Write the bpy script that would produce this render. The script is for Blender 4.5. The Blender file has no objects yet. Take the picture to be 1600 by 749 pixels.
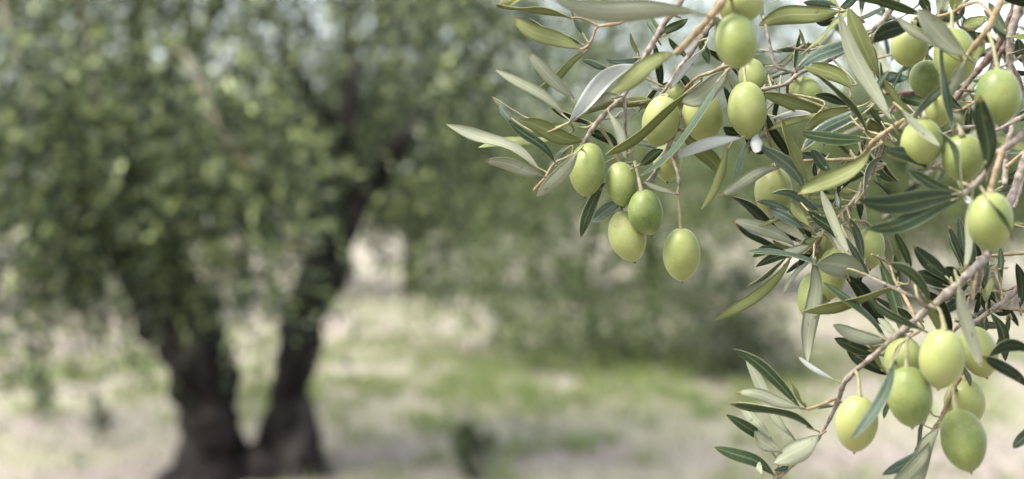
import bpy, math, random
import numpy as np
from mathutils import Vector, Matrix, noise as mnoise

random.seed(7)
rng = np.random.default_rng(11)
S = bpy.context.scene
COL = S.collection

# ------------------------------------------------------------------ camera
LENS, SENSOR = 50.0, 36.0
FPX = 1600.0 * LENS / SENSOR            # focal length in photo pixels
PITCH = math.radians(2.16)
CAM_H = 1.5
cam_data = bpy.data.cameras.new('camera')
cam_data.lens = LENS; cam_data.sensor_width = SENSOR; cam_data.sensor_fit = 'HORIZONTAL'
cam_data.clip_start = 0.05; cam_data.clip_end = 2000.0
cam_data.dof.use_dof = True
cam_data.dof.focus_distance = 0.65
cam_data.dof.aperture_fstop = 6.0
cam = bpy.data.objects.new('camera', cam_data)
cam.location = (0, 0, CAM_H)
cam.rotation_euler = (math.pi / 2 - PITCH, 0, 0)
COL.objects.link(cam)
S.camera = cam
CM = Matrix.Translation(cam.location) @ cam.rotation_euler.to_matrix().to_4x4()
CAMPOS = Vector(cam.location)

# ------------------------------------------------------------------ sky, sun, exposure
SUN_EL, SUN_AZ = math.radians(58), math.radians(-112)   # azimuth from +Y, towards -X: over the camera's left shoulder
world = bpy.data.worlds.new('World'); S.world = world; world.use_nodes = True
wn, wl = world.node_tree.nodes, world.node_tree.links
wn.clear()
sky = wn.new('ShaderNodeTexSky'); sky.sky_type = 'NISHITA'; sky.sun_disc = False
sky.sun_elevation = SUN_EL; sky.sun_rotation = SUN_AZ
sky.air_density = 1.0; sky.dust_density = 3.0; sky.ozone_density = 1.0
bw = wn.new('ShaderNodeRGBToBW')
veil = wn.new('ShaderNodeMix'); veil.data_type = 'RGBA'; veil.inputs[0].default_value = 0.55
bg = wn.new('ShaderNodeBackground'); bg.inputs[1].default_value = 0.15
wo = wn.new('ShaderNodeOutputWorld')
wl.new(sky.outputs[0], bw.inputs[0])
wl.new(sky.outputs[0], veil.inputs[6]); wl.new(bw.outputs[0], veil.inputs[7])
wl.new(veil.outputs[2], bg.inputs[0]); wl.new(bg.outputs[0], wo.inputs[0])

sun_data = bpy.data.lights.new('sun', 'SUN')
sun_data.energy = 1.5; sun_data.angle = math.radians(20); sun_data.color = (1.0, 0.97, 0.93)
sun = bpy.data.objects.new('sun', sun_data); COL.objects.link(sun)
sd = Vector((math.sin(SUN_AZ) * math.cos(SUN_EL), math.cos(SUN_AZ) * math.cos(SUN_EL), math.sin(SUN_EL)))
sun.rotation_euler = (-sd).to_track_quat('-Z', 'Y').to_euler()
sun.location = (0, 0, 30)

S.view_settings.view_transform = 'Standard'
S.view_settings.look = 'None'
S.view_settings.gamma = 1.0
S.view_settings.exposure = 2.25
S.cycles.use_denoising = True
S.cycles.max_bounces = 8
S.cycles.transparent_max_bounces = 4
S.cycles.sample_clamp_indirect = 6.0

# ------------------------------------------------------------------ helpers
def P(px, py, d):
    """photo pixel at a camera depth (m) -> world point"""
    return CM @ Vector(((px - 800.0) / FPX * d, (374.5 - py) / FPX * d, -d))

def depth_on_ground(py):
    return CAM_H / (math.tan(PITCH + math.atan((py - 374.5) / FPX))) * math.cos(PITCH) + CAM_H * math.sin(PITCH)

def ground_pt(px, py):
    r = (CM.to_3x3() @ Vector(((px - 800.0) / FPX, (374.5 - py) / FPX, -1.0)))
    t = -CAM_H / r.z
    return CAMPOS + r * t

def empty(name, loc, label, cat, group=None):
    o = bpy.data.objects.new(name, None)
    o.empty_display_size = 0.02
    o.location = loc
    COL.objects.link(o)
    o['label'] = label; o['category'] = cat
    if group: o['group'] = group
    return o

def link(name, me, parent=None, loc=(0, 0, 0), mats=()):
    o = bpy.data.objects.new(name, me)
    for m in mats: me.materials.append(m)
    COL.objects.link(o)
    if parent is not None: o.parent = parent
    o.location = loc
    return o

def mesh_py(name, v, f, smooth=True):
    me = bpy.data.meshes.new(name)
    me.from_pydata(v, [], f)
    if smooth: me.polygons.foreach_set('use_smooth', [True] * len(me.polygons))
    me.update()
    return me

def quads_np(name, V, smooth=False):
    """V: (n,4,3) -> mesh of n separate quads"""
    n = len(V)
    me = bpy.data.meshes.new(name)
    me.vertices.add(n * 4); me.loops.add(n * 4); me.polygons.add(n)
    me.vertices.foreach_set('co', V.reshape(-1).astype(np.float32))
    me.loops.foreach_set('vertex_index', np.arange(n * 4, dtype=np.int32))
    me.polygons.foreach_set('loop_start', np.arange(0, n * 4, 4, dtype=np.int32))
    me.update(calc_edges=True)
    return me

def catmull(pts, rad, sub=5):
    out, ro = [], []
    n = len(pts)
    for i in range(n - 1):
        p0, p1, p2, p3 = pts[max(i - 1, 0)], pts[i], pts[i + 1], pts[min(i + 2, n - 1)]
        for k in range(sub):
            t = k / sub
            q = 0.5 * ((2 * p1) + (p2 - p0) * t + (2 * p0 - 5 * p1 + 4 * p2 - p3) * t * t + (3 * p1 - p0 - 3 * p2 + p3) * t ** 3)
            out.append(q); ro.append(rad[i] * (1 - t) + rad[i + 1] * t)
    out.append(pts[-1].copy()); ro.append(rad[-1])
    return out, ro

def tube_data(pts, rad, seg=8, rough=0.0, freq=1.0, seed=0.0):
    v, f = [], []
    n = len(pts)
    t = (pts[1] - pts[0]).normalized()
    ref = t.orthogonal().normalized()
    for i in range(n):
        a, b = pts[max(i - 1, 0)], pts[min(i + 1, n - 1)]
        t = (b - a).normalized()
        ref = (ref - t * ref.dot(t)).normalized()
        bi = t.cross(ref)
        for k in range(seg):
            an = 2 * math.pi * k / seg
            d = ref * math.cos(an) + bi * math.sin(an)
            r = rad[i]
            if rough:
                q = (pts[i] + d * r) * freq + Vector((seed, seed * 1.7, 0))
                r *= 1 + rough * mnoise.noise(q) + 0.5 * rough * mnoise.noise(q * 2.3)
            v.append(pts[i] + d * r)
    for i in range(n - 1):
        for k in range(seg):
            k2 = (k + 1) % seg
            f.append((i * seg + k, i * seg + k2, (i + 1) * seg + k2, (i + 1) * seg + k))
    v.append(pts[0].copy()); v.append(pts[-1].copy())
    a, b = len(v) - 2, len(v) - 1
    for k in range(seg):
        k2 = (k + 1) % seg
        f.append((a, k2, k)); f.append((b, (n - 1) * seg + k, (n - 1) * seg + k2))
    return v, f

def tube(name, pts, rad, parent, mat, seg=8, sub=5, rough=0.0, freq=1.0, org=None, knots=0.0):
    pts = [Vector(p) for p in pts]
    q, r = catmull(pts, rad, sub)
    org = Vector(org) if org is not None else (Vector(parent.location) if parent is not None else Vector())
    if knots:
        acc, nxt = 0.0, random.uniform(.3, 1) * knots
        cen = []
        cum = [0.0]
        for i in range(1, len(q)): cum.append(cum[-1] + (q[i] - q[i - 1]).length)
        while nxt < cum[-1]: cen.append(nxt); nxt += knots * random.uniform(.6, 1.5)
        r = [rr * (1 + sum(.30 * math.exp(-((c - k) / (rr * 1.3)) ** 2) for k in cen)) for rr, c in zip(r, cum)]
    v, f = tube_data([p - org for p in q], r, seg, rough, freq, random.random() * 50)
    return link(name, mesh_py(name, v, f), parent, (0, 0, 0), [mat])

# ------------------------------------------------------------------ materials
ALB = 0.61                               # one reflectance scale for every colour below
def new_mat(name):
    m = bpy.data.materials.new(name); m.use_nodes = True
    nt = m.node_tree
    for n in list(nt.nodes): nt.nodes.remove(n)
    out = nt.nodes.new('ShaderNodeOutputMaterial')
    return m, nt, out

def N(nt, t, **kw):
    n = nt.nodes.new(t)
    for k, v in kw.items(): setattr(n, k, v)
    return n

def ramp(nt, stops):
    r = N(nt, 'ShaderNodeValToRGB')
    el = r.color_ramp.elements
    while len(el) > 1: el.remove(el[-1])
    el[0].position = stops[0][0]; el[0].color = (*[c * ALB for c in stops[0][1]], 1)
    for p, c in stops[1:]:
        e = el.new(p); e.color = (*[x * ALB for x in c], 1)
    return r

def mixc(nt, fac, a, b, blend='MIX'):
    m = N(nt, 'ShaderNodeMix'); m.data_type = 'RGBA'; m.blend_type = blend
    for i, x in ((0, fac), (6, a), (7, b)):
        if isinstance(x, (int, float)): m.inputs[i].default_value = x
        elif isinstance(x, tuple): m.inputs[i].default_value = (*[c * ALB for c in x], 1)
        else: nt.links.new(x, m.inputs[i])
    return m.outputs[2]

def math_n(nt, op, a, b=0.0, c=None):
    m = N(nt, 'ShaderNodeMath', operation=op)
    for i, x in enumerate((a, b) if c is None else (a, b, c)):
        if isinstance(x, (int, float)): m.inputs[i].default_value = x
        else: nt.links.new(x, m.inputs[i])
    return m.outputs[0]

def leaf_side(name, c1, c2, rib, margin, rough, trans, tcol, spec=0.5, coat=0.0, speck=0.0):
    m, nt, out = new_mat(name)
    L = nt.links
    uv = N(nt, 'ShaderNodeUVMap'); sep = N(nt, 'ShaderNodeSeparateXYZ'); L.new(uv.outputs[0], sep.inputs[0])
    oi = N(nt, 'ShaderNodeObjectInfo')
    tc = N(nt, 'ShaderNodeTexCoord')
    nz = N(nt, 'ShaderNodeTexNoise'); nz.inputs['Scale'].default_value = 220; nz.inputs['Detail'].default_value = 3
    L.new(tc.outputs['Object'], nz.inputs['Vector'])
    f = math_n(nt, 'ADD', math_n(nt, 'MULTIPLY', oi.outputs['Random'], 0.75), math_n(nt, 'MULTIPLY', math_n(nt, 'SUBTRACT', nz.outputs[0], 0.5), 0.9))
    col = mixc(nt, math_n(nt, 'ADD', f, 0.1), c1, c2)
    # side veins and midrib from the leaf's own coordinates
    u = math_n(nt, 'ABSOLUTE', math_n(nt, 'SUBTRACT', sep.outputs[0], 0.5))
    vein = math_n(nt, 'SINE', math_n(nt, 'MULTIPLY', math_n(nt, 'SUBTRACT', sep.outputs[1], math_n(nt, 'MULTIPLY', u, 0.55)), 95.0))
    col = mixc(nt, math_n(nt, 'MULTIPLY', math_n(nt, 'MAXIMUM', math_n(nt, 'SUBTRACT', vein, 0.75), 0.0), 0.5), col, rib)
    ribf = math_n(nt, 'SUBTRACT', 1.0, math_n(nt, 'MULTIPLY', math_n(nt, 'SUBTRACT', u, 0.018), 20.0)); 
    ribf = math_n(nt, 'MINIMUM', math_n(nt, 'MAXIMUM', ribf, 0.0), 0.85)
    col = mixc(nt, ribf, col, rib)
    mg = math_n(nt, 'MINIMUM', math_n(nt, 'MAXIMUM', math_n(nt, 'MULTIPLY', math_n(nt, 'SUBTRACT', u, 0.455), 22.0), 0.0), 0.8)
    col = mixc(nt, mg, col, margin)
    if speck:
        vz = N(nt, 'ShaderNodeTexNoise'); vz.inputs['Scale'].default_value = 1500; L.new(tc.outputs['Object'], vz.inputs['Vector'])
        sf = math_n(nt, 'MULTIPLY', math_n(nt, 'GREATER_THAN', vz.outputs[0], 0.60), speck)
        col = mixc(nt, sf, col, margin)
    tipf = math_n(nt, 'MINIMUM', math_n(nt, 'MAXIMUM', math_n(nt, 'MULTIPLY', math_n(nt, 'SUBTRACT', math_n(nt, 'ADD', sep.outputs[1], math_n(nt, 'MULTIPLY', nz.outputs[0], 0.08)), 0.955), 24.0), 0.0), 0.85)
    tipf = math_n(nt, 'MULTIPLY', tipf, math_n(nt, 'GREATER_THAN', math_n(nt, 'FRACT', math_n(nt, 'MULTIPLY', oi.outputs['Random'], 7.3)), 0.5))
    col = mixc(nt, tipf, col, (0.24, 0.16, 0.07))
    sp = N(nt, 'ShaderNodeTexNoise'); sp.inputs['Scale'].default_value = 330; sp.inputs['Detail'].default_value = 1; sp.inputs['Roughness'].default_value = .3
    sof = N(nt, 'ShaderNodeVectorMath', operation='ADD'); scb = N(nt, 'ShaderNodeCombineXYZ'); L.new(oi.outputs['Random'], scb.inputs[1])
    L.new(tc.outputs['Object'], sof.inputs[0]); L.new(scb.outputs[0], sof.inputs[1]); L.new(sof.outputs[0], sp.inputs['Vector'])
    spot = math_n(nt, 'MULTIPLY', math_n(nt, 'MINIMUM', math_n(nt, 'MAXIMUM', math_n(nt, 'MULTIPLY', math_n(nt, 'SUBTRACT', sp.outputs[0], 0.73), 20.0), 0.0), 1.0), 0.6)
    col = mixc(nt, spot, col, (0.13, 0.10, 0.04))
    pr = N(nt, 'ShaderNodeBsdfPrincipled')
    L.new(col, pr.inputs['Base Color'])
    pr.inputs['Roughness'].default_value = rough
    pr.inputs['Specular IOR Level'].default_value = spec * .5
    if coat:
        pr.inputs['Coat Weight'].default_value = coat; pr.inputs['Coat Roughness'].default_value = 0.28
    bp = N(nt, 'ShaderNodeBump'); bp.inputs['Strength'].default_value = 0.25; bp.inputs['Distance'].default_value = 0.0004
    L.new(math_n(nt, 'ADD', nz.outputs[0], math_n(nt, 'MULTIPLY', vein, 0.15)), bp.inputs['Height'])
    L.new(bp.outputs[0], pr.inputs['Normal'])
    tr = N(nt, 'ShaderNodeBsdfTranslucent'); tr.inputs[0].default_value = (*[c * ALB for c in tcol], 1)
    mx = N(nt, 'ShaderNodeMixShader'); mx.inputs[0].default_value = trans
    L.new(pr.outputs[0], mx.inputs[1]); L.new(tr.outputs[0], mx.inputs[2]); L.new(mx.outputs[0], out.inputs[0])
    return m

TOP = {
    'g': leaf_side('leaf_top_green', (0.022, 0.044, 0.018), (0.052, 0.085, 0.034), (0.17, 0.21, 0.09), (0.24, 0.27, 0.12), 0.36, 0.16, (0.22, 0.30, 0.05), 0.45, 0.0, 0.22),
    'b': leaf_side('leaf_top_waxy_sky', (0.045, 0.078, 0.050), (0.085, 0.125, 0.078), (0.20, 0.25, 0.15), (0.26, 0.30, 0.18), 0.38, 0.14, (0.20, 0.28, 0.08), 0.55, 0.15, 0.3),  # waxy coat; reflected sky is put into the bluish base colour
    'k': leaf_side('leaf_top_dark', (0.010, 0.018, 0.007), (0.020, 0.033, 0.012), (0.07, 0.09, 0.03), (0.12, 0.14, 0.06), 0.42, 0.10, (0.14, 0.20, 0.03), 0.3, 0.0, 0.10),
}
UND = {
    'p': leaf_side('leaf_under_pale', (0.33, 0.36, 0.235), (0.47, 0.485, 0.345), (0.54, 0.54, 0.34), (0.54, 0.55, 0.32), 0.62, 0.25, (0.38, 0.42, 0.14), 0.35),
    'o': leaf_side('leaf_under_olive', (0.23, 0.265, 0.090), (0.34, 0.375, 0.150), (0.42, 0.43, 0.18), (0.44, 0.45, 0.18), 0.60, 0.32, (0.36, 0.40, 0.08), 0.35),
    'w': leaf_side('leaf_under_lit', (0.47, 0.49, 0.43), (0.60, 0.615, 0.56), (0.56, 0.57, 0.44), (0.56, 0.57, 0.42), 0.55, 0.15, (0.5, 0.52, 0.35), 0.45),  # near-white base colour stands in for undersides catching the light
}

def olive_mat():
    m, nt, out = new_mat('olive_skin'); L = nt.links
    tc = N(nt, 'ShaderNodeTexCoord'); oi = N(nt, 'ShaderNodeObjectInfo')
    n1 = N(nt, 'ShaderNodeTexNoise'); n1.inputs['Scale'].default_value = 70; n1.inputs['Detail'].default_value = 4
    n2 = N(nt, 'ShaderNodeTexNoise'); n2.inputs['Scale'].default_value = 900; n2.inputs['Detail'].default_value = 2
    vo = N(nt, 'ShaderNodeTexVoronoi'); vo.inputs['Scale'].default_value = 620
    ad = N(nt, 'ShaderNodeVectorMath', operation='ADD')
    L.new(tc.outputs['Object'], ad.inputs[0])
    cb = N(nt, 'ShaderNodeCombineXYZ'); L.new(oi.outputs['Random'], cb.inputs[0]); L.new(cb.outputs[0], ad.inputs[1])
    for n in (n1, n2, vo): L.new(ad.outputs[0], n.inputs['Vector'])
    base = ramp(nt, [(0.26, (0.120, 0.168, 0.038)), (0.50, (0.262, 0.305, 0.080)), (0.68, (0.355, 0.385, 0.122)), (0.85, (0.39, 0.365, 0.12))])
    f = math_n(nt, 'ADD', math_n(nt, 'MULTIPLY', n1.outputs[0], 0.70), math_n(nt, 'MULTIPLY', oi.outputs['Random'], 0.34))
    L.new(f, base.inputs[0])
    dots = math_n(nt, 'MULTIPLY', math_n(nt, 'LESS_THAN', vo.outputs['Distance'], 0.17), 0.32)
    col = mixc(nt, dots, base.outputs[0], (0.52, 0.56, 0.26))
    bl = N(nt, 'ShaderNodeTexNoise'); bl.inputs['Scale'].default_value = 130; bl.inputs['Detail'].default_value = 6; bl.inputs['Roughness'].default_value = .65
    L.new(ad.outputs[0], bl.inputs['Vector'])
    bf = math_n(nt, 'MULTIPLY', math_n(nt, 'MINIMUM', math_n(nt, 'MAXIMUM', math_n(nt, 'MULTIPLY', math_n(nt, 'SUBTRACT', bl.outputs[0], 0.42), 3.0), 0.0), 1.0), 0.22)
    col = mixc(nt, bf, col, (0.46, 0.50, 0.30))
    # rare brownish scuffs
    sc = N(nt, 'ShaderNodeTexNoise'); sc.inputs['Scale'].default_value = 160; sc.inputs['Detail'].default_value = 5
    L.new(ad.outputs[0], sc.inputs['Vector'])
    sf = math_n(nt, 'MULTIPLY', math_n(nt, 'GREATER_THAN', sc.outputs[0], 0.675), 0.45)
    col = mixc(nt, sf, col, (0.26, 0.22, 0.06))
    pr = N(nt, 'ShaderNodeBsdfPrincipled'); L.new(col, pr.inputs['Base Color'])
    pr.inputs['Roughness'].default_value = 0.44
    pr.inputs['Specular IOR Level'].default_value = 0.26
    pr.inputs['Subsurface Weight'].default_value = 0.18
    pr.inputs['Subsurface Radius'].default_value = (1.0, 1.0, 0.3)
    pr.inputs['Subsurface Scale'].default_value = 0.0015
    pr.inputs['Sheen Weight'].default_value = 0.04
    bp = N(nt, 'ShaderNodeBump'); bp.inputs['Strength'].default_value = 0.12; bp.inputs['Distance'].default_value = 0.0003
    L.new(math_n(nt, 'ADD', n1.outputs[0], math_n(nt, 'MULTIPLY', n2.outputs[0], 0.4)), bp.inputs['Height'])
    L.new(bp.outputs[0], pr.inputs['Normal']); L.new(pr.outputs[0], out.inputs[0])
    return m
M_OLIVE = olive_mat()

def simple(name, stops, scale, rough=0.7, detail=5, bump=0.3, bdist=0.001, stretch=None, spec=0.3):
    m, nt, out = new_mat(name); L = nt.links
    tc = N(nt, 'ShaderNodeTexCoord'); mp = N(nt, 'ShaderNodeMapping')
    if stretch: mp.inputs['Scale'].default_value = stretch
    L.new(tc.outputs['Object'], mp.inputs[0])
    nz = N(nt, 'ShaderNodeTexNoise'); nz.inputs['Scale'].default_value = scale; nz.inputs['Detail'].default_value = detail
    L.new(mp.outputs[0], nz.inputs['Vector'])
    r = ramp(nt, stops); L.new(nz.outputs[0], r.inputs[0])
    pr = N(nt, 'ShaderNodeBsdfPrincipled'); L.new(r.outputs[0], pr.inputs['Base Color'])
    pr.inputs['Roughness'].default_value = rough; pr.inputs['Specular IOR Level'].default_value = spec
    bp = N(nt, 'ShaderNodeBump'); bp.inputs['Strength'].default_value = bump; bp.inputs['Distance'].default_value = bdist
    L.new(nz.outputs[0], bp.inputs['Height']); L.new(bp.outputs[0], pr.inputs['Normal'])
    L.new(pr.outputs[0], out.inputs[0])
    return m
M_STEM = simple('twig_bark_grey', [(0.35, (0.14, 0.108, 0.08)), (0.5, (0.275, 0.225, 0.172)), (0.68, (0.45, 0.39, 0.315))], 300, bump=0.3, bdist=0.0003)
M_BROWN = simple('twig_bark_brown', [(0.35, (0.075, 0.045, 0.032)), (0.55, (0.17, 0.105, 0.075)), (0.7, (0.32, 0.23, 0.17))], 420, bump=0.5, bdist=0.0004)
M_YOUNG = simple('young_twig', [(0.35, (0.24, 0.165, 0.085)), (0.55, (0.34, 0.26, 0.145)), (0.7, (0.42, 0.35, 0.21))], 380, bump=0.3, bdist=0.0003)
M_STALK = simple('green_stalk', [(0.35, (0.24, 0.22, 0.105)), (0.6, (0.33, 0.31, 0.16)), (0.75, (0.36, 0.30, 0.18))], 380, bump=0.2, bdist=0.0002)
M_TIP = simple('dried_tip', [(0.4, (0.05, 0.03, 0.015)), (0.6, (0.12, 0.07, 0.03))], 900)
M_TRUNK = simple('old_olive_bark', [(0.36, (0.010, 0.008, 0.007)), (0.54, (0.024, 0.020, 0.017)), (0.74, (0.095, 0.083, 0.074))], 7, 0.9, 8, 1.0, 0.05, (1, 1, 0.28), 0.15)
M_LIMB = simple('dry_twig_bark', [(0.35, (0.11, 0.09, 0.06)), (0.65, (0.26, 0.22, 0.155))], 20, 0.85)

def foliage_mat(name, stops, trans=0.3, tcol=(0.30, 0.36, 0.07), rough=0.4, spec=0.45, tmix=0.12):
    m, nt, out = new_mat(name); L = nt.links
    g = N(nt, 'ShaderNodeNewGeometry')
    r = ramp(nt, stops); L.new(g.outputs['Random Per Island'], r.inputs[0])
    pr = N(nt, 'ShaderNodeBsdfPrincipled'); L.new(r.outputs[0], pr.inputs['Base Color'])
    pr.inputs['Roughness'].default_value = rough; pr.inputs['Specular IOR Level'].default_value = spec
    tr = N(nt, 'ShaderNodeBsdfTranslucent')
    L.new(mixc(nt, tmix, r.outputs[0], tcol), tr.inputs[0])
    mx = N(nt, 'ShaderNodeMixShader'); mx.inputs[0].default_value = trans
    L.new(pr.outputs[0], mx.inputs[1]); L.new(tr.outputs[0], mx.inputs[2]); L.new(mx.outputs[0], out.inputs[0])
    return m
M_CROWN = foliage_mat('crown_leaves', [(0.0, (0.014, 0.022, 0.012)), (0.50, (0.034, 0.053, 0.028)), (0.68, (0.085, 0.125, 0.055)), (0.80, (0.29, 0.36, 0.17)), (0.90, (0.58, 0.66, 0.22)), (1.0, (0.66, 0.72, 0.46))], rough=0.32, spec=0.22)  # bright stops stand in for sunlit leaves, beside silvery undersides; near-black ones deepen shade
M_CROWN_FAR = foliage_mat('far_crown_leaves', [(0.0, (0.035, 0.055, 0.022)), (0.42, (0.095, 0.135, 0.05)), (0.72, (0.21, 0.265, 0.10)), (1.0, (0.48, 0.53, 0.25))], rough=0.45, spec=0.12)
M_SHRUB = foliage_mat('shrub_leaves', [(0.0, (0.03, 0.042, 0.018)), (0.6, (0.075, 0.095, 0.04)), (1.0, (0.20, 0.23, 0.10))])
M_GRASS = foliage_mat('green_grass', [(0.0, (0.17, 0.25, 0.06)), (0.5, (0.29, 0.38, 0.10)), (0.8, (0.40, 0.46, 0.17)), (1.0, (0.50, 0.46, 0.30))], 0.35, (0.34, 0.40, 0.12), 0.5, 0.3)
M_STRAW = foliage_mat('dry_grass', [(0.0, (0.16, 0.135, 0.105)), (0.4, (0.33, 0.29, 0.235)), (0.7, (0.46, 0.41, 0.345)), (1.0, (0.25, 0.30, 0.11))], 0.25, (0.5, 0.44, 0.3), 0.6, 0.2)

def ground_mat():
    m, nt, out = new_mat('dry_orchard_soil'); L = nt.links
    tc = N(nt, 'ShaderNodeTexCoord')
    def nz(scale, detail, sx=1.0, off=0.0):
        mp = N(nt, 'ShaderNodeMapping'); mp.inputs['Scale'].default_value = (sx, 1, 1); mp.inputs['Location'].default_value = (off, off * 0.7, 0)
        L.new(tc.outputs['Object'], mp.inputs[0])
        n = N(nt, 'ShaderNodeTexNoise'); n.inputs['Scale'].default_value = scale; n.inputs['Detail'].default_value = detail
        L.new(mp.outputs[0], n.inputs['Vector']); return n.outputs[0]
    fine = nz(9, 8); big = nz(0.55, 4, 0.5, 3.1); green = nz(0.55, 6, 0.6, 11.3); mid = nz(2.6, 6, 0.8, 5.0)
    r1 = ramp(nt, [(0.30, (0.165, 0.137, 0.118)), (0.5, (0.315, 0.267, 0.228)), (0.72, (0.44, 0.388, 0.335))]); L.new(fine, r1.inputs[0])
    r2 = ramp(nt, [(0.35, (0.365, 0.338, 0.285)), (0.65, (0.415, 0.348, 0.300))]); L.new(big, r2.inputs[0])
    col = mixc(nt, 0.45, r1.outputs[0], r2.outputs[0])
    gf = ramp(nt, [(0.44, (0, 0, 0)), (0.58, (1, 1, 1))]); L.new(math_n(nt, 'ADD', math_n(nt, 'MULTIPLY', green, 0.7), math_n(nt, 'MULTIPLY', mid, 0.3)), gf.inputs[0])
    col = mixc(nt, math_n(nt, 'MULTIPLY', gf.outputs[0], 0.65), col, (0.29, 0.34, 0.13))
    pr = N(nt, 'ShaderNodeBsdfPrincipled'); L.new(col, pr.inputs['Base Color'])
    pr.inputs['Roughness'].default_value = 0.95; pr.inputs['Specular IOR Level'].default_value = 0.1
    bp = N(nt, 'ShaderNodeBump'); bp.inputs['Strength'].default_value = 0.7; bp.inputs['Distance'].default_value = 0.04
    L.new(fine, bp.inputs['Height']); L.new(bp.outputs[0], pr.inputs['Normal']); L.new(pr.outputs[0], out.inputs[0])
    return m

# ------------------------------------------------------------------ ground
def gz(x, y):
    d = math.hypot(x, y)
    k = 0.05 * min(1.0, d / 6)
    return k * mnoise.noise(Vector((x * 0.35, y * 0.35, 1.3))) + 0.02 * mnoise.noise(Vector((x * 1.4, y * 1.4, 7.7)))
def make_ground():
    n = 140
    u = np.linspace(-1, 1, n)
    ax = np.sign(u) * (np.abs(u) * 16 + np.abs(u) ** 6 * 700)
    v, f = [], []
    for y in ax:
        for x in ax:
            v.append((float(x), float(y + 8), gz(float(x), float(y + 8))))
    for j in range(n - 1):
        for i in range(n - 1):
            f.append((j * n + i, j * n + i + 1, (j + 1) * n + i + 1, (j + 1) * n + i))
    g = link('ground', mesh_py('ground', v, f), None, (0, 0, 0), [ground_mat()])
    g['kind'] = 'structure'; g['label'] = 'dry pinkish beige orchard ground with patchy green grass'
    return g
make_ground()

# ------------------------------------------------------------------ leaf clouds
def unit(a):
    return a / np.maximum(np.linalg.norm(a, axis=-1, keepdims=True), 1e-9)

def leaf_quads(pos, dirs, ln, wd):
    n = len(pos)
    side = unit(np.cross(dirs, rng.normal(size=(n, 3))))
    nrm = np.cross(dirs, side)
    ln = ln[:, None]; wd = wd[:, None]
    a = pos
    c = pos + dirs * ln
    mid = pos + dirs * ln * 0.45 + nrm * ln * 0.06
    return np.stack([a, mid + side * wd * 0.5, c, mid - side * wd * 0.5], axis=1)

def sprays(center, rad, count, twig_len, leaves, leaf_len, leaf_wid, droop=0.6, shell=0.35, zcut=None):
    """leafy twigs spread through an ellipsoidal lobe"""
    c = np.array(center); r = np.array(rad)
    d = unit(rng.normal(size=(count, 3)))
    q = (shell + (1 - shell) * rng.random(count) ** 0.6)[:, None]
    p0 = c + d * q * r
    out = unit(d * 0.8 + rng.normal(size=(count, 3)) * 0.6 + np.array([0, 0, -droop * 0.5]))
    L = twig_len * (0.5 + rng.random(count))
    t = rng.random((count, leaves))
    pos = p0[:, None, :] + out[:, None, :] * (t * L[:, None])[..., None]
    pos[..., 2] -= droop * 0.5 * (t ** 2) * L[:, None]
    ld = unit(out[:, None, :] * 0.9 + rng.normal(size=(count, leaves, 3)) * 0.75)
    pos = pos.reshape(-1, 3); ld = ld.reshape(-1, 3)
    if zcut is not None:
        k = pos[:, 2] > zcut
        pos, ld = pos[k], ld[k]
    n = len(pos)
    return leaf_quads(pos, ld, leaf_len * (0.6 + 0.7 * rng.random(n)), leaf_wid * (0.7 + 0.6 * rng.random(n)))

def lobe(px, py, d, rx, ry, rz, count, **kw):
    p = P(px, py, d)
    return sprays((p.x, p.y, p.z), (rx, ry, rz), count, kw.get('tl', 0.35), kw.get('lv', 14), kw.get('ll', 0.062), kw.get('lw', 0.020), kw.get('droop', 0.7), kw.get('shell', 0.15), 0.05)

def crown_obj(name, parent, parts, mat):
    V = np.concatenate(parts) - np.array(parent.location)
    o = link(name, quads_np(name, V), parent, (0, 0, 0), [mat])
    o['kind'] = 'stuff'
    return o

def px_path(pts):
    """(px, py, depth, radius px) -> points and radii in metres"""
    return [P(x, y, d) for x, y, d, r in pts], [r * d / FPX for x, y, d, r in pts]

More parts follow.
